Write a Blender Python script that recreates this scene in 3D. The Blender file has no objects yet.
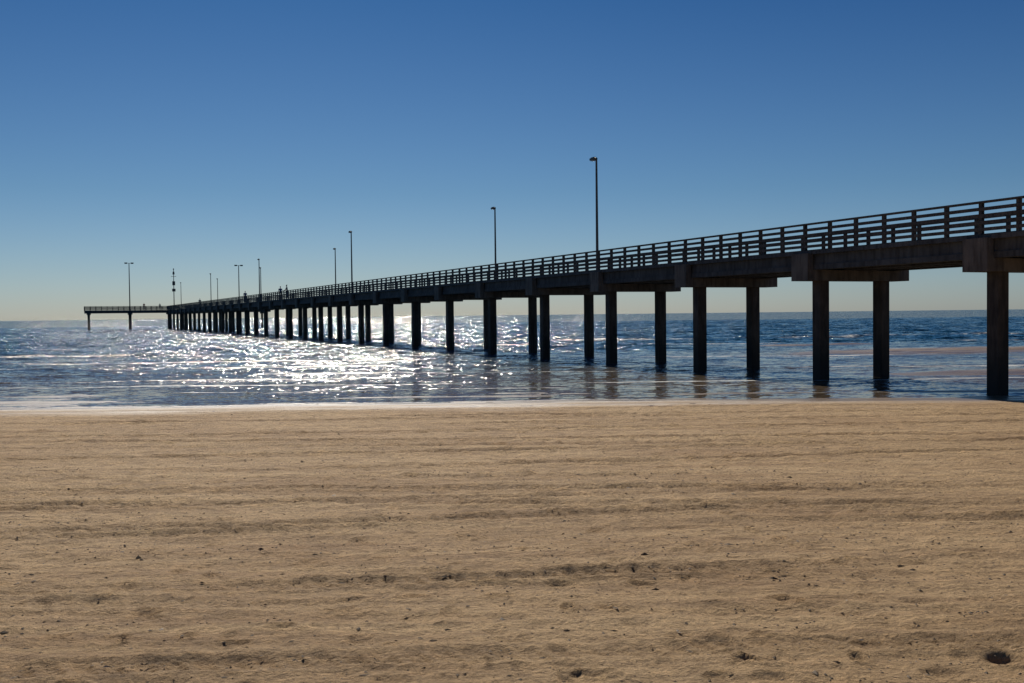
import bpy, math, random
import numpy as np
from mathutils import Vector, Matrix
random.seed(7); rng=np.random.default_rng(7)
scene=bpy.context.scene
scene.view_settings.view_transform='Standard'
try: scene.view_settings.look='None'
except Exception: pass
scene.view_settings.exposure=0
SUN_AZ=math.radians(-12.5); SUN_EL=math.radians(41)

# ---------------- helpers
def link(o):
    scene.collection.objects.link(o); return o
def empty(name,loc=(0,0,0)):
    e=bpy.data.objects.new(name,None); e.location=loc; e.empty_display_size=0.5; return link(e)
def mesh_from_arrays(name,verts,quads,smooth=False):
    me=bpy.data.meshes.new(name)
    nv=len(verts); nf=len(quads)
    me.vertices.add(nv); me.vertices.foreach_set('co',np.asarray(verts,dtype=np.float32).ravel())
    k=quads.shape[1]
    me.loops.add(nf*k); me.loops.foreach_set('vertex_index',np.asarray(quads,dtype=np.int32).ravel())
    me.polygons.add(nf); me.polygons.foreach_set('loop_start',np.arange(0,nf*k,k,dtype=np.int32))
    me.polygons.foreach_set('use_smooth',np.full(nf,smooth,dtype=bool))
    me.update(calc_edges=True)
    return me
class Acc:
    def __init__(s): s.v=[]; s.f=[]
    def box(s,c,ax,hs,bev=0.0):
        n=len(s.v); a,b,d=ax
        if bev<=0:
            for k in (-1,1):
                for j,i in ((-1,-1),(-1,1),(1,1),(1,-1)):
                    s.v.append(tuple(c+a*(i*hs[0])+b*(j*hs[1])+d*(k*hs[2])))
            s.f+= [(n,n+3,n+2,n+1),(n+4,n+5,n+6,n+7),(n,n+1,n+5,n+4),(n+1,n+2,n+6,n+5),(n+2,n+3,n+7,n+6),(n+3,n,n+4,n+7)]
        else:
            pr=[(hs[0]-bev,-hs[1]),(hs[0],-hs[1]+bev),(hs[0],hs[1]-bev),(hs[0]-bev,hs[1]),(-hs[0]+bev,hs[1]),(-hs[0],hs[1]-bev),(-hs[0],-hs[1]+bev),(-hs[0]+bev,-hs[1])]
            for k in (-1,1):
                for (p,q) in pr: s.v.append(tuple(c+a*p+b*q+d*(k*hs[2])))
            s.f.append(tuple(n+7-i for i in range(8))); s.f.append(tuple(n+8+i for i in range(8)))
            for i in range(8):
                j=(i+1)%8; s.f.append((n+i,n+j,n+8+j,n+8+i))
    def tube(s,p0,p1,r0,r1,seg=10):
        p0=Vector(p0);p1=Vector(p1); d=(p1-p0).normalized()
        a=d.orthogonal().normalized(); b=d.cross(a); n=len(s.v)
        for (p,r) in ((p0,r0),(p1,r1)):
            for i in range(seg):
                t=2*math.pi*i/seg; s.v.append(tuple(p+a*(r*math.cos(t))+b*(r*math.sin(t))))
        for i in range(seg):
            j=(i+1)%seg; s.f.append((n+i,n+j,n+seg+j,n+seg+i))
        s.f.append(tuple(n+seg-1-i for i in range(seg))); s.f.append(tuple(n+seg+i for i in range(seg)))
    def obj(s,name,mat,parent=None,smooth=False):
        me=bpy.data.meshes.new(name); me.from_pydata(s.v,[],s.f); me.update()
        if smooth:
            me.polygons.foreach_set('use_smooth',[True]*len(me.polygons))
        me.materials.append(mat); o=link(bpy.data.objects.new(name,me))
        if parent: o.parent=parent
        return o

def vnoise(x,y,seed=0):
    xi=np.floor(x).astype(np.int64); yi=np.floor(y).astype(np.int64)
    fx=x-xi; fy=y-yi; fx=fx*fx*(3-2*fx); fy=fy*fy*(3-2*fy)
    def h(a,b):
        n=(a*374761393+b*668265263+seed*982451653)&0xffffffff
        n=((n^(n>>13))*1274126177)&0xffffffff
        n=n^(n>>16)
        return (n&0xffff)/65535.0
    return (h(xi,yi)*(1-fx)+h(xi+1,yi)*fx)*(1-fy)+(h(xi,yi+1)*(1-fx)+h(xi+1,yi+1)*fx)*fy
def fbm(x,y,oct=4,seed=0):
    r=0;a=.5
    for i in range(oct):
        r=r+a*(vnoise(x*2**i,y*2**i,seed+i)-.5)*2; a*=.5
    return r
def sstep(a,b,x):
    t=np.clip((x-a)/(b-a),0,1); return t*t*(3-2*t)

# ---------------- node helpers
def new_mat(name):
    m=bpy.data.materials.new(name); m.use_nodes=True
    nt=m.node_tree; b=nt.nodes['Principled BSDF']; return m,nt,b
def coords(nt,scale=(1,1,1),rot=(0,0,0)):
    tc=nt.nodes.new('ShaderNodeTexCoord'); mp=nt.nodes.new('ShaderNodeMapping')
    mp.inputs['Scale'].default_value=scale; mp.inputs['Rotation'].default_value=rot
    nt.links.new(tc.outputs['Object'],mp.inputs['Vector']); return mp.outputs['Vector']
def noise(nt,vec,scale,detail=4,rough=.55,dist=0,out='Fac'):
    n=nt.nodes.new('ShaderNodeTexNoise'); n.inputs['Scale'].default_value=scale
    n.inputs['Detail'].default_value=detail; n.inputs['Roughness'].default_value=rough; n.inputs['Distortion'].default_value=dist
    nt.links.new(vec,n.inputs['Vector']); return n.outputs[out]
def ramp(nt,fac,stops):
    r=nt.nodes.new('ShaderNodeValToRGB'); el=r.color_ramp.elements
    while len(el)>1: el.remove(el[-1])
    el[0].position=stops[0][0]; el[0].color=(*stops[0][1],1)
    for p,c in stops[1:]:
        e=el.new(p); e.color=(*c,1)
    nt.links.new(fac,r.inputs['Fac']); return r.outputs['Color']
def mixc(nt,fac,a,b,blend='MIX'):
    m=nt.nodes.new('ShaderNodeMix'); m.data_type='RGBA'; m.blend_type=blend
    for s,v in ((m.inputs[0],fac),(m.inputs[6],a),(m.inputs[7],b)):
        if hasattr(v,'links'): nt.links.new(v,s)
        elif isinstance(v,(int,float)): s.default_value=v
        else: s.default_value=(*v,1)
    return m.outputs[2]
def mth(nt,op,a,b=0.0,clamp=False):
    m=nt.nodes.new('ShaderNodeMath'); m.operation=op; m.use_clamp=clamp
    for s,v in ((m.inputs[0],a),(m.inputs[1],b)):
        if isinstance(v,(int,float)): s.default_value=v
        else: nt.links.new(v,s)
    return m.outputs[0]
def vmath(nt,op,a,b=None,scale=None):
    m=nt.nodes.new('ShaderNodeVectorMath'); m.operation=op
    for s,v in ((m.inputs[0],a),(m.inputs[1],b)):
        if v is None: continue
        if hasattr(v,'links'): nt.links.new(v,s)
        else: s.default_value=v
    if scale is not None:
        if hasattr(scale,'links'): nt.links.new(scale,m.inputs['Scale'])
        else: m.inputs['Scale'].default_value=scale
    return m.outputs[0]
def mrange(nt,v,a,b,c=0,d=1):
    m=nt.nodes.new('ShaderNodeMapRange'); m.inputs[1].default_value=a;m.inputs[2].default_value=b
    for s,x in ((m.inputs[3],c),(m.inputs[4],d)):
        if isinstance(x,(int,float)): s.default_value=x
        else: nt.links.new(x,s)
    nt.links.new(v,m.inputs[0]); return m.outputs[0]
def bump(nt,h,strength,dist,normal=None):
    b=nt.nodes.new('ShaderNodeBump'); b.inputs['Strength'].default_value=strength; b.inputs['Distance'].default_value=dist
    nt.links.new(h,b.inputs['Height'])
    if normal is not None: nt.links.new(normal,b.inputs['Normal'])
    return b.outputs['Normal']
def attr(nt,name):
    a=nt.nodes.new('ShaderNodeAttribute'); a.attribute_name=name; return a.outputs['Fac']

# ---------------- terrain profile
def bar_field(X,Y,wide=1.0):
    wob=1.6*fbm(X*.16,X*0+5.5,3,301)
    b =0.42*np.exp(-((X-38-.15*(Y-60))/(22.5*wide))**4)*np.exp(-((Y-60.5-wob*1.3-.04*X)/(5.0*wide))**2)
    b+=0.35*np.exp(-((X-33)/(16.0*wide))**4)*np.exp(-((Y-40.3-wob*.6)/(1.5*wide))**2)
    b+=0.30*np.exp(-((X-50)/(26.0*wide))**4)*np.exp(-((Y-49-wob*.9)/(1.4*wide))**2)
    b+=0.26*np.exp(-((X-23)/(6.0*wide))**4)*np.exp(-((Y-76-wob)/(2.6*wide))**2)
    return b
def shore(X): return 29.1+0.35*np.sin(X*.11+.6)+.9*fbm(X*.14,X*0+1.7,4,95)+.35*fbm(X*.8,X*0+3.3,3,91)-.5*sstep(8,14,X)
def ground_z(X,Y):
    s=shore(X)
    z=np.where(Y<s,(s-Y)*0.006,-(Y-s)*.0022-np.maximum(Y-36,0)*.010)
    z=z+.020*fbm(X*.13,Y*.9,4,71)*sstep(0,1.0,Y-s)*(1-sstep(36,42,Y))
    z=np.where(z>.10,.10+(z-.10)*.2,z)
    z=np.maximum(z,-.22-(Y>100)*np.minimum((Y-100)*.004,2.5))
    z=z+bar_field(X,Y)*(1+.55*fbm(X*.35,Y*.6,3,44))
    return z
def grid(rows,W,ncol,conc):
    s=np.linspace(-1,1,ncol); s=conc*s+(1-conc)*s**3
    Y=np.repeat(rows[:,None],ncol,1); X=W(rows)[:,None]*s[None,:]
    nr=len(rows)
    i=np.arange(nr-1)[:,None]*ncol+np.arange(ncol-1)[None,:]
    q=np.stack([i,i+1,i+ncol+1,i+ncol],-1).reshape(-1,4)
    return X,Y,q
def relief_f(X,Y):
    r=.012*fbm(X*.5,Y*1.1,3,1)+.019*fbm(X*1.8,Y*3.6,3,5)+.020*fbm(X*6,Y*9,3,9)
    r=r+.018*fbm(X*.22,Y*6,3,15)*(.4+1.2*vnoise(X*.1,Y*.3,17))
    return r
# ground
rows=[-60.,-40,-25,-15,-8,-4,-1,1,2.5,3.5,4.5]
d=5.0
while d<34: rows.append(d); d+=min(.010+.00035*d*d,.085)
while d<80: rows.append(d); d+=.25
while d<14000: rows.append(d); d*=1.12
rows=np.array(rows)
X,Y,q=grid(rows,lambda r:26+.95*np.maximum(r,0)+np.maximum(r-200,0)*1.5,760,.22)
Z=ground_z(X,Y)
s=shore(X)
dry=sstep(0.3,3.0,s-Y)
trk=np.zeros_like(X); rut=np.zeros_like(X)
tr=[(9.2,.055,.3),(10.9,.05,.5),(12.9,-.03,.35),(14.5,-.035,.5),(16.2,.09,.4),(17.9,.085,.3),(20.2,.02,.5),(21.8,.02,.5),(23.8,-.015,.5),(8.1,-.04,.25),(25.4,-.01,.5),(19.0,-.05,.4),(11.6,.11,.4),(13.3,.105,.4),(7.2,.05,.2),(22.8,.05,.3),(26.4,.01,.3),(15.3,.02,.3)]
for n,(d0,sl,wg) in enumerate(tr):
    c=d0+sl*X+wg*np.sin(X*.09+n*1.7)+.05*np.sin(X*.5+n)+.03*fbm(X*2,X*0+n,2,n)
    e=(Y-c)
    w=.14
    m=np.exp(-(e/w)**4)
    fade=np.clip(.65+1.2*fbm(X*.16,X*0+n*7.7,3,n+60),0,1)
    rut+=fade*m
    trk+=fade*(-.034*m+.030*np.exp(-((np.abs(e)-.21)/.06)**2)+.012*m*np.sign(np.sin(X*30+e*20)))
fp=np.zeros_like(X)
def dent(cx,cy,rx,ry,dep):
    r0=np.searchsorted(rows,cy-ry*3); r1=np.searchsorted(rows,cy+ry*3)
    if r1<=r0: return
    xx=X[r0:r1]; yy=Y[r0:r1]; e=((xx-cx)/rx)**2+((yy-cy)/ry)**2
    fp[r0:r1]+=-dep*np.exp(-e*e)+dep*.6*np.exp(-((np.sqrt(e)-1.45)/.3)**2)
for i in range(460):
    cy=6.2+20*random.random()**1.2; cx=(random.random()*2-1)*.62*cy
    dent(cx,cy,.05+.09*random.random(),.04+.07*random.random(),.006+.020*random.random())
for (x0,y0,an,nst) in ((-9,14,.15,26),(4,22,-.2,22),(-3,19,.05,22),(1.5,12.5,-.15,14),(-1.5,8.3,.25,14)):
    for i in range(nst):
        px=x0+math.cos(an)*.68*i; py=y0+math.sin(an)*.68*i
        o=.10*(1 if i%2 else -1)
        dent(px-math.sin(an)*o+random.gauss(0,.02),py+math.cos(an)*o,.13,.055,.024)
Z=Z+(relief_f(X,Y)+trk+fp)*(.07+.93*dry)*(Y<60)
me=mesh_from_arrays('beach_sand',np.stack([X,Y,Z],-1).reshape(-1,3),q,True)
wet=1-sstep(.3,3.2,s-Y+1.3*fbm(X*.2,Y*1.6,3,33))
wet=np.where(Y>s,1-.15*sstep(.06,.18,Z),wet)
def addattr(n,A):
    a=me.attributes.new(n,'FLOAT','POINT'); a.data.foreach_set('value',A.ravel().astype(np.float32))
addattr('wet',wet); addattr('rut',np.clip(rut,0,1)*dry)
ground=link(bpy.data.objects.new('beach_sand',me))

m,nt,b=new_mat('sand_mat')
v=coords(nt,(1,1,1)); vs=coords(nt,(.16,1,1),(0,0,math.radians(2))); vs2=coords(nt,(.05,1,1),(0,0,math.radians(-3)))
n1=noise(nt,vs,1.6,7,.62,.4); n2=noise(nt,v,24,6,.68); n3=noise(nt,vs2,3.2,6,.65,.3); n4=noise(nt,v,150,3,.7); n5=noise(nt,v,.22,3)
n6=noise(nt,coords(nt,(.5,1,1)),7,5,.65)
c=ramp(nt,n1,[(.3,(.35,.215,.10)),(.5,(.50,.33,.168)),(.7,(.60,.415,.225))])
c=mixc(nt,mrange(nt,n3,.42,.60,0,.6),c,(.34,.205,.10))
c=mixc(nt,mrange(nt,n5,.38,.62,0,.45),c,(.60,.42,.23))
c=mixc(nt,mth(nt,'MULTIPLY',attr(nt,'rut'),.5),c,(.25,.158,.078))
c=mixc(nt,.7,c,ramp(nt,n6,[(.35,(.62,.59,.56)),(.5,(1,1,1)),(.68,(1.2,1.17,1.15))]),'MULTIPLY')
c=mixc(nt,.85,c,ramp(nt,n2,[(.3,(.48,.45,.43)),(.5,(1,1,1)),(.7,(1.25,1.22,1.2))]),'MULTIPLY')
c=mixc(nt,.8,c,ramp(nt,n4,[(.32,(.35,.33,.32)),(.42,(1,1,1)),(.62,(1,1,1)),(.72,(1.4,1.38,1.35))]),'MULTIPLY')
w=attr(nt,'wet')
c=mixc(nt,w,c,(.14,.09,.052))
nt.links.new(c,b.inputs['Base Color'])
wr=mrange(nt,n3,.42,.58,.20,.46)
nt.links.new(mrange(nt,w,0,1,.80,wr),b.inputs['Roughness'])
nt.links.new(mrange(nt,w,0,1,.3,.55),b.inputs['Specular IOR Level'])
h=mth(nt,'ADD',mth(nt,'MULTIPLY',n2,1.3),mth(nt,'MULTIPLY',n4,.35))
h=mth(nt,'ADD',h,mth(nt,'MULTIPLY',n6,1.7))
h=mth(nt,'MULTIPLY',h,mrange(nt,w,0,1,1,.12))
hb=bump(nt,h,1.0,.055)
nt.links.new(bump(nt,mth(nt,'MULTIPLY',n1,mrange(nt,w,0,1,1,.1)),.8,.08,hb),b.inputs['Normal'])
me.materials.append(m)

# ---------------- sea
rows=[]; d=27.0
while d<60: rows.append(d); d+=.085
while d<340: rows.append(d); d*=1.003
while d<14000: rows.append(d); d*=1.045
rows=np.array(rows)
X,Y,q=grid(rows,lambda r:20+.95*r+np.maximum(r-200,0)*1.5,600,.5)
step=np.gradient(rows)[:,None]
Z=np.zeros_like(X)
off=sstep(34,110,Y); inner=sstep(29.3,36,Y)
for i in range(60):
    lam=math.exp(rng.uniform(math.log(.8),math.log(9)))
    th=rng.normal(0,.45 if lam<4 else .25)
    k=2*math.pi/lam; kx=k*math.sin(th); ky=k*math.cos(th)
    slope=.028*rng.uniform(.6,1.3)
    ph=rng.uniform(0,2*math.pi)
    dens=sstep(2.2,5,lam/step)
    p=kx*X+ky*Y+ph
    sh=np.sin(p)+.25*np.sin(2*p+.6)
    Z+=slope/k*sh*dens*(.14*inner+.86*off)*(1 if lam<5 else .7)
BR=((31.3,.004,.12,21),(32.2,.006,.14,1),(34.2,.012,.17,2),(37,.03,.24,3),(40.5,.05,.3,4),(44.5,.07,.35,5),(50,.08,.45,6),(58,.10,.55,7),(68,.10,.7,8),(82,.12,.9,9),(100,.12,1.1,10))
foam_glare=np.zeros_like(X)
for (d0,amp,wd,seed) in BR:
    cen=d0+2.6*fbm(X*.06,X*0+seed*3.1,4,seed+70)*(d0/40)+.12*np.sin(X*.6+seed)
    e=Y-cen
    prof=np.where(e<0,np.exp(-(e/(wd*.55))**2),np.exp(-(e/(wd*1.9))**2))
    al=np.clip(.3+1.5*fbm(X*.06,X*0+seed*5.3,3,seed+20),0,1)
    Z+=amp*prof*al
    al=np.clip(.28+1.9*fbm(X*.10,X*0+seed*9.3,5,seed+120),0,1)
    foam_glare+=np.exp(-((e+wd*.2)/(wd*.75))**2)*al
G=ground_z(X,Y)
calm=1-np.clip(bar_field(X,Y,1.6)/.2,0,1)*.85
Z=Z*calm*sstep(.0,.08,-G)
me=mesh_from_arrays('sea_water',np.stack([X,Y,Z],-1).reshape(-1,3),q,True)
dep=np.clip(-G/.22,0,1)*.5*sstep(29,55,Y)+.5*sstep(50,110,Y)
addattr('deep',dep)
sh_=shore(X)
foam_glare+=.8*np.exp(-((Y-sh_-.14)/.15)**2)*np.clip(.5+1.6*fbm(X*.12,X*0+2.2,3,5)-.35*sstep(2,14,X),0,1)  # shoreline edge: white painted in for sun glare on wet sand, weaker rightward
addattr('foam_glare',np.clip(foam_glare,0,1))
addattr('chop',(.30+.22*sstep(30,38,Y)+.48*sstep(38,70,Y))*(.3+.7*calm))
sea=link(bpy.data.objects.new('sea_water',me))
m,nt,b=new_mat('sea_mat')
vf=coords(nt,(.35,1,1))
dp=attr(nt,'deep'); ch=attr(nt,'chop')
c=mixc(nt,mrange(nt,dp,0,.7,0,1),(.095,.072,.048),(.008,.050,.095))
fo=attr(nt,'foam_glare'); fn=noise(nt,vf,5,6,.7)
fm=mrange(nt,mth(nt,'MULTIPLY',fo,mrange(nt,fn,.38,.60,0,1)),.12,.5,0,1)
c=mixc(nt,fm,c,(.5,.5,.49))
nt.links.new(c,b.inputs['Base Color'])
nt.links.new(mth(nt,'ADD',mrange(nt,fm,0,1,0,.5),.07),b.inputs['Roughness'])
b.inputs['IOR'].default_value=1.333
geo=nt.nodes.new('ShaderNodeNewGeometry')
def slopes(sc,scale,ax,ay,det=2):
    col=noise(nt,coords(nt,sc,(0,0,.12)),scale,det,.6,.2,'Color')
    return vmath(nt,'MULTIPLY',vmath(nt,'SUBTRACT',col,(.5,.5,.5)),(ax,ay,0))
sl=vmath(nt,'ADD',slopes((.4,1,1),1.1,.9,1.5),slopes((.5,1,1),4.0,1.6,2.4))
sl=vmath(nt,'ADD',sl,slopes((.6,1,1),12,1.5,1.8))
sl=vmath(nt,'ADD',sl,(0,-.12,0))
sl=vmath(nt,'SCALE',sl,scale=ch)
nn=vmath(nt,'NORMALIZE',vmath(nt,'ADD',geo.outputs['Normal'],sl))
nt.links.new(nn,b.inputs['Normal'])
me.materials.append(m)

# ---------------- pier
t=-.456; S=6.94; U=Vector((t,1,0)).normalized(); V=Vector((U.y,-U.x,0)); ZZ=Vector((0,0,1))
L=S*math.sqrt(1+t*t); GA=2.9
def P(k,o=0,z=0):
    dd=S*(k+4.31); return Vector((28.2+t*dd,dd,0))+V*o+ZZ*z
AX=(V,U,ZZ)
def concrete(name,c0,c1,c2,stain=True,sc=1):
    m,nt,b=new_mat(name)
    v=coords(nt); vz=coords(nt,(1,1,.15))
    a1=noise(nt,v,1.1*sc,5,.6); a2=noise(nt,vz,6*sc,4,.6); a3=noise(nt,v,40*sc,3,.6)
    c=ramp(nt,a1,[(.3,c0),(.5,c1),(.7,c2)])
    c=mixc(nt,.9,c,ramp(nt,a2,[(.35,(.45,.42,.40)),(.55,(1,1,1)),(.75,(1.2,1.15,1.1))]),'MULTIPLY')
    if stain:
        tc=nt.nodes.new('ShaderNodeTexCoord'); sp=nt.nodes.new('ShaderNodeSeparateXYZ'); nt.links.new(tc.outputs['Object'],sp.inputs[0])
        zf=mth(nt,'ADD',sp.outputs[2],mth(nt,'MULTIPLY',a1,.9))
        c=mixc(nt,mrange(nt,zf,1.1,2.1,.85,0),c,(.025,.022,.017))
    nt.links.new(c,b.inputs['Base Color']); b.inputs['Roughness'].default_value=.85
    nt.links.new(bump(nt,mth(nt,'ADD',a3,mth(nt,'MULTIPLY',a1,2.)),.6,.012),b.inputs['Normal'])
    return m
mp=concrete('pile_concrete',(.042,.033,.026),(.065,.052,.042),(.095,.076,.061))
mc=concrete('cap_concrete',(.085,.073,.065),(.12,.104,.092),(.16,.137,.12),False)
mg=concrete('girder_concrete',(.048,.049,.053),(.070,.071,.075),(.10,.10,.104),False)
mw=concrete('weathered_wood',(.055,.05,.048),(.08,.073,.069),(.11,.10,.094),False,2)
pier=empty('fishing_pier')
piles=Acc();caps=Acc();gird=Acc();deck=Acc();rail=Acc()
K0,K1=-6,31
DF,DB=-.78,GA+.70
ZC=3.64; ZD=4.72
for k in range(K0,K1+1):
    for o in (0,GA):
        jx=rng.normal(0,.02)
        c=P(k,o+jx,(ZC-2.2)/2); piles.box(c,AX,(.225,.225,(ZC+2.2)/2),.035)
    caps.box(P(k,GA/2,ZC+.19),AX,((GA+2.0)/2,.44,.19),0)
    for o in (-1.0+.13,GA+1.0-.13):
        caps.box(P(k,o,ZC+.38+.30),AX,(.128,.44,.30),0)
for k in range(K0,K1):
    for o in (DF+.10+.16,GA*.33,GA*.67,DB-.26):
        c=(P(k,o)+P(k+1,o))/2; c.z=ZC+.38+.32
        gird.box(c,AX,(.14,L/2-.012,.315))
        c2=c.copy(); c2.z=ZC+.38+.10; gird.box(c2,AX,(.20,L/2-.03,.09))
    c=(P(k,(DF+DB)/2)+P(k+1,(DF+DB)/2))/2; c.z=ZD-.07-.0
    deck.box(c,AX,((DB-DF)/2+.06,L/2-.01,.068))
def railing(A,B,z,acc,rs=(.16,.36,.56,.76)):
    A=Vector((A.x,A.y,0));B=Vector((B.x,B.y,0)); D=(B-A); ln=D.length; D.normalize(); Q=Vector((D.y,-D.x,0)); ax=(Q,D,ZZ)
    n=max(1,round(ln/1.27))
    for i in range(n+1):
        c=A+D*(ln*i/n)+Q*rng.normal(0,.004); c.z=z+.48; acc.box(c,ax,(.055,.055,.46))
    mid=(A+B)/2
    nb=max(1,round(ln/(1.27*3)))
    for h in rs:
        for i in range(nb):
            c=A+D*(ln*(i+.5)/nb); c.z=z+h+rng.normal(0,.004); acc.box(c-Q*.075,ax,(.018,ln/nb/2-.004,.05))
    c=mid.copy(); c.z=z+.965; acc.box(c,ax,(.09,ln/2,.028))
for k in range(K0,K1):
    for o in (DF+.06,DB-.06):
        railing(P(k,o),P(k+1,o),ZD,rail)
TW=5.2
def T(a,b,z=0): return P(K1,0)+V*a+U*b+ZZ*z
TL,TR=-19.4,24.5
TB0=.46
for a in (-18.4,-9.1,0,GA,12.8,23.0):
    for bb in (TB0+.8,TB0+TW-.8):
        piles.box(T(a,bb,(ZC-3)/2),AX,(.225,.225,(ZC+3)/2),.035)
    caps.box(T(a,TB0+TW/2,ZC+.19),AX,(.4,TW/2,.188),0)
for bb in (TB0+.25,TB0+TW/2,TB0+TW-.25):
    gird.box(T((TL+TR)/2,bb,ZC+.38+.32),AX,((TR-TL)/2-.1,.14,.315))
deck.box(T((TL+TR)/2,TB0+TW/2,ZD-.07),AX,((TR-TL)/2,TW/2,.068))
railing(T(TL+.1,TB0+TW-.1),T(TR-.1,TB0+TW-.1),ZD,rail)
railing(T(TL+.1,TB0+.1),T(DF,TB0+.1),ZD,rail); railing(T(DB,TB0+.1),T(TR-.1,TB0+.1),ZD,rail)
railing(T(TL+.1,TB0+.2),T(TL+.1,TB0+TW-.2),ZD,rail); railing(T(TR-.1,TB0+.2),T(TR-.1,TB0+TW-.2),ZD,rail)
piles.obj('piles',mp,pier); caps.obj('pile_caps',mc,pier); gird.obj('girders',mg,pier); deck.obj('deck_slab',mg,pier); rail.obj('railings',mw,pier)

# ---------------- lamps
def metal(name,col,r=.45,mt=.6):
    m,nt,b=new_mat(name); v=coords(nt); n=noise(nt,v,9,4)
    nt.links.new(mixc(nt,n,tuple(x*.6 for x in col),tuple(min(1,x*1.3) for x in col)),b.inputs['Base Color'])
    b.inputs['Roughness'].default_value=r; b.inputs['Metallic'].default_value=mt; return m
mpole=metal('galvanised_steel',(.10,.095,.09),.6,.3); mhead=metal('lamp_housing',(.07,.07,.07),.5,.2)
m,nt,b=new_mat('lamp_lens'); n=noise(nt,coords(nt),20); nt.links.new(mixc(nt,n,(.4,.4,.37),(.5,.5,.46)),b.inputs['Base Color']); b.inputs['Roughness'].default_value=.2; mlens=m
def lamp(k,o,top=10.3):
    e=empty('street_lamp',P(k,o,0))
    p=Acc(); z0=ZC+.62
    p.box(Vector((0,0,z0+.10)),AX,(.14,.14,.10))
    p.tube((0,0,z0),(0,0,z0+1.2),.085,.075); p.tube((0,0,z0+1.2),(0,0,top),.072,.05)
    p.tube(Vector((0,0,top-.05)),Vector((0,0,top+.03))+U*.15,.04,.035)
    p.obj('pole',mpole,e,False)
    h=Acc(); c=Vector((0,0,top+.03))+U*.30
    h.box(c,AX,(.12,.20,.05),0); h.box(c+ZZ*.065,AX,(.08,.15,.025),0); h.tube(c-U*.19,c-U*.27,.06,.045)
    h.obj('luminaire',mhead,e)
    l=Acc(); l.box(c-ZZ*.065+U*.02,AX,(.09,.14,.02)); l.obj('lens',mlens,e)
for k in (3,9,15,21,27): lamp(k,-.80)
for k in (6,12,18,24,-3): lamp(k,GA+.72)
def twin(a,bb,top):
    e=empty('twin_street_lamp',T(a,bb)); p=Acc()
    p.box(Vector((0,0,ZD+.15)),AX,(.2,.2,.15)); p.tube((0,0,ZD),(0,0,top),.14,.09)
    p.tube(-V*.7+ZZ*top,V*.7+ZZ*top,.05,.05); p.obj('pole',mpole,e)
    h=Acc()
    for s_ in (-1,1):
        h.box(V*s_*.72+ZZ*(top+.02),AX,(.32,.2,.13)); h.box(V*s_*.72+ZZ*(top-.13),AX,(.25,.15,.03))
    h.obj('luminaires',mhead,e)
twin(-9.1,TB0+TW/2,16.2); twin(17.0,TB0+TW/2,15.9)
e=empty('signal_mast',T(1.4,TB0+TW-.6)); p=Acc(); p.tube((0,0,ZD),(0,0,14.8),.12,.07); p.tube(-V*.6+ZZ*13.1,V*.6+ZZ*13.1,.05,.05); p.obj('mast',mpole,e)
h=Acc(); h.tube((0,0,13.6),(0,0,14.3),.26,.2); h.box(Vector((0,0,11.4)),AX,(.32,.2,.5)); h.box(Vector((0,0,9.7)),AX,(.4,.06,.35)); h.tube((0,0,14.8),(0,0,15.1),.16,.10); h.obj('beacon_and_signs',mhead,e)

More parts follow.
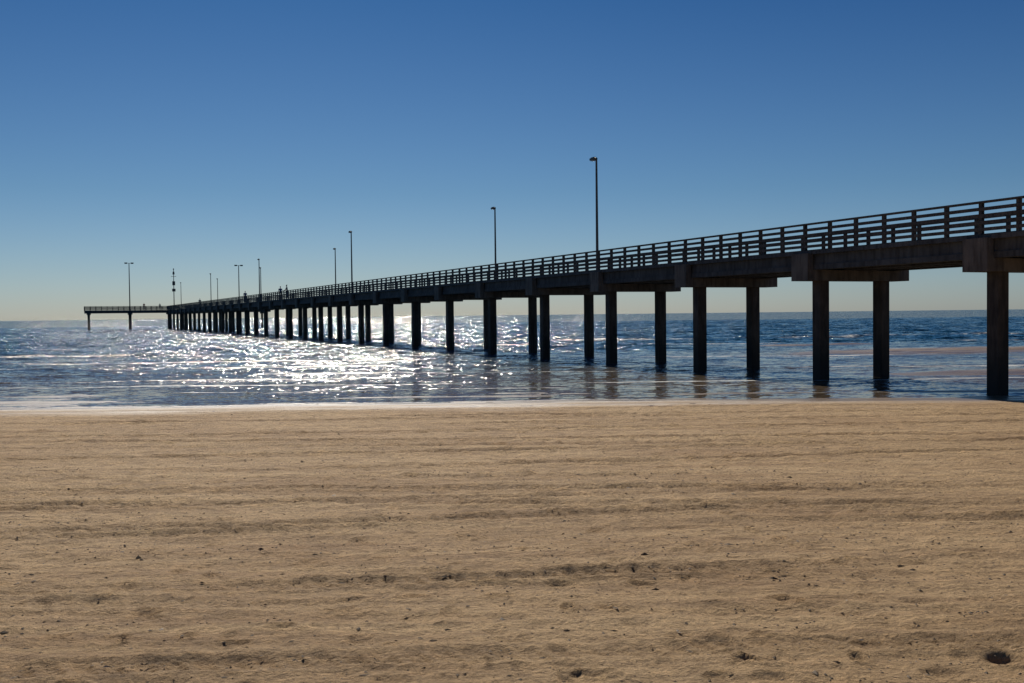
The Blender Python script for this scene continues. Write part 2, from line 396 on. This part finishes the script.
# ---------------- people on the pier
def cloth(name,col):
    m,nt,b=new_mat(name); n=noise(nt,coords(nt),14,3); nt.links.new(mixc(nt,n,tuple(x*.75 for x in col),tuple(x*1.2 for x in col)),b.inputs['Base Color']); b.inputs['Roughness'].default_value=.9; return m
skin=cloth('skin',(.42,.26,.19)); hairm=cloth('hair',(.05,.035,.025)); shoe=cloth('shoes',(.05,.05,.05))
def person(pos,face,h,shirt,trous,lean=0.0,stride=.12,armsfwd=0.0):
    e=empty('pedestrian',pos); F=Vector((math.sin(face),math.cos(face),0)); R=Vector((F.y,-F.x,0)); s_=h/1.75
    def W(r,f,z): return (R*r+F*f+ZZ*z)*s_
    def body(name,pts,edges,rad,mat):
        me=bpy.data.meshes.new(name); me.from_pydata([tuple(W(*p)) for p in pts],edges,[]); me.update(); me.materials.append(mat)
        o=link(bpy.data.objects.new(name,me)); o.parent=e
        mo=o.modifiers.new('skin','SKIN'); mo.use_smooth_shade=True
        for i,r in enumerate(rad):
            sv=me.skin_vertices[0].data[i]; sv.radius=(r[0]*s_,r[1]*s_) if isinstance(r,tuple) else (r*s_,r*s_)
            sv.use_root=(i==0)
        su=o.modifiers.new('sub','SUBSURF'); su.levels=1; su.render_levels=1
        return o
    l=lean
    body('legs',[(0,0,.95),(.10,0,.90),(.11,stride*.6+.03,.50),(.11,stride,.09),(-.10,0,.90),(-.11,-stride*.4+.04,.50),(-.11,-stride,.09)],[(0,1),(1,2),(2,3),(0,4),(4,5),(5,6)],[.12,.105,.07,.05,.105,.07,.05],trous)
    body('shoe_a',[(.11,stride-.04,.05),(.11,stride+.17,.035)],[(0,1)],[.045,.035],shoe)
    body('shoe_b',[(-.11,-stride-.04,.05),(-.11,-stride+.17,.035)],[(0,1)],[.045,.035],shoe)
    af=armsfwd
    body('torso_shirt',[(0,0,.95),(0,l*.5,1.15),(0,l,1.38),(0,l,1.46),(.19,l,1.40),(.24,l+.04+af*.3,1.14),(-.19,l,1.40),(-.24,l+.04+af*.3,1.14)],[(0,1),(1,2),(2,3),(2,4),(4,5),(2,6),(6,7)],[(.15,.11),(.14,.10),(.16,.11),.055,.06,.042,.06,.042],shirt)
    body('forearm_a',[(.24,l+.04+af*.3,1.14),(.22,l+.12+af,.90+af*.5),(.215,l+.15+af*1.15,.82+af*.5)],[(0,1),(1,2)],[.04,.03,.034],skin)
    body('forearm_b',[(-.24,l+.04+af*.3,1.14),(-.22,l+.12+af,.90+af*.5),(-.215,l+.15+af*1.15,.82+af*.5)],[(0,1),(1,2)],[.04,.03,.034],skin)
    body('neck_head',[(0,l,1.44),(0,l+.01,1.52),(0,l+.025,1.60),(0,l+.02,1.68),(0,l+.115,1.60)],[(0,1),(1,2),(2,3),(2,4)],[.052,.05,(.075,.085),(.06,.075),.014],skin)
    body('hair',[(0,l-.02,1.62),(0,l-.005,1.70),(0,l+.03,1.725)],[(0,1),(1,2)],[(.08,.085),(.075,.085),(.06,.05)],hairm)
red=cloth('shirt_red',(.35,.06,.05)); blu=cloth('shirt_blue',(.06,.10,.22)); gry=cloth('shirt_grey',(.22,.22,.22)); den=cloth('denim',(.05,.07,.12)); kha=cloth('khaki',(.22,.18,.12))
fa=math.atan2(U.x,U.y)
person(P(13.1,-.15,ZD),fa-math.pi/2,1.78,gry,den,.06,.04,.25)
person(P(13.6,-.2,ZD),fa,1.70,blu,kha,.0,.14)
person(P(17,-.1,ZD),fa+math.pi,1.8,blu,den,.02,.12)
person(P(24,.2,ZD),fa,1.75,gry,kha,.02,.12)
person(T(-6,TB0+.7,ZD),fa+math.pi,1.78,red,den,.08,.04,.25)
person(T(-2,TB0+TW-.8,ZD),fa,1.72,gry,den,.08,.04,.25)

# ---------------- beach debris (one object)
dv=[];df=[]
base=np.array([(1,0,0),(0,1,0),(-1,0,0),(0,-1,0),(0,0,1),(0,0,-.5)],float)
tri=[(0,1,4),(1,2,4),(2,3,4),(3,0,4),(1,0,5),(2,1,5),(3,2,5),(0,3,5)]
cl=[(rng.uniform(-9,9),rng.uniform(6.5,17)) for _ in range(34)]
pts=[]
for i in range(8500):
    if i%3==0:
        c0=cl[i%34]; y=c0[1]+rng.normal(0,.25); x=c0[0]+rng.normal(0,1.0)
        if y<6: y=6.1
    else:
        y=5.5+22*rng.random()**1.4; x=rng.uniform(-.75,.75)*y
    pts.append((x,y))
pts=np.array(pts)
zz=ground_z(pts[:,0],pts[:,1])+relief_f(pts[:,0],pts[:,1])
for (x,y),z in zip(pts,zz):
    r=.004+.011*rng.random()**2
    if rng.random()<.03: r*=2.0
    a_=rng.uniform(0,6.28); ca,sa=math.cos(a_),math.sin(a_)
    vv=base*rng.uniform(.6,1.4,(6,3))*np.array([r*rng.uniform(1,2.6),r,r*.6])
    n=len(dv)
    for p_ in vv: dv.append((x+p_[0]*ca-p_[1]*sa,y+p_[0]*sa+p_[1]*ca,z+p_[2]+.002))
    df+=[tuple(n+j for j in f) for f in tri]
me=bpy.data.meshes.new('beach_debris'); me.from_pydata(dv,[],df); me.update()
m,nt,b=new_mat('debris_mat'); n=noise(nt,coords(nt),3,2)
nt.links.new(ramp(nt,n,[(.35,(.05,.034,.02)),(.58,(.12,.08,.045)),(.74,(.5,.42,.33))]),b.inputs['Base Color']); b.inputs['Roughness'].default_value=.8
me.materials.append(m); link(bpy.data.objects.new('beach_debris',me))

# ---------------- world, sun, camera
w=bpy.data.worlds.new('World'); scene.world=w; w.use_nodes=True; nt=w.node_tree
sky=nt.nodes.new('ShaderNodeTexSky'); sky.sky_type='NISHITA'; sky.sun_disc=False
sky.sun_elevation=SUN_EL; sky.sun_rotation=SUN_AZ%(2*math.pi); sky.air_density=1.0; sky.dust_density=.4; sky.ozone_density=3.0; sky.altitude=0
tc=nt.nodes.new('ShaderNodeTexCoord'); sp=nt.nodes.new('ShaderNodeSeparateXYZ'); nt.links.new(tc.outputs['Generated'],sp.inputs[0])
tint=ramp(nt,sp.outputs[2],[(0,(.63,.76,1.0)),(.03,(.58,.74,.98)),(.12,(.38,.59,.80)),(.30,(.16,.39,.66)),(1,(.16,.36,.60))])
tinted=mixc(nt,1.0,sky.outputs[0],tint,'MULTIPLY')
bg=nt.nodes['Background']; nt.links.new(tinted,bg.inputs[0]); bg.inputs[1].default_value=.06
sd=Vector((math.sin(SUN_AZ)*math.cos(SUN_EL),math.cos(SUN_AZ)*math.cos(SUN_EL),math.sin(SUN_EL)))
l=bpy.data.lights.new('sun','SUN'); l.energy=4.9; l.angle=math.radians(.53); l.color=(1,.92,.79)
lo=link(bpy.data.objects.new('sun',l)); lo.rotation_euler=(-sd).to_track_quat('-Z','Y').to_euler()
cam=bpy.data.cameras.new('camera'); co=link(bpy.data.objects.new('camera',cam)); scene.camera=co
cam.sensor_width=36; cam.lens=36*1000/1024; cam.clip_start=.1; cam.clip_end=30000
pt=math.radians(1.52); rl=math.radians(.655)
f=Vector((0,math.cos(pt),-math.sin(pt))); r=Vector((1,0,0)); u=r.cross(f)
r2=r*math.cos(rl)-u*math.sin(rl); u2=u*math.cos(rl)+r*math.sin(rl)
M=Matrix((r2,u2,-f)).transposed().to_4x4(); M.translation=Vector((0,0,2.52)); co.matrix_world=M
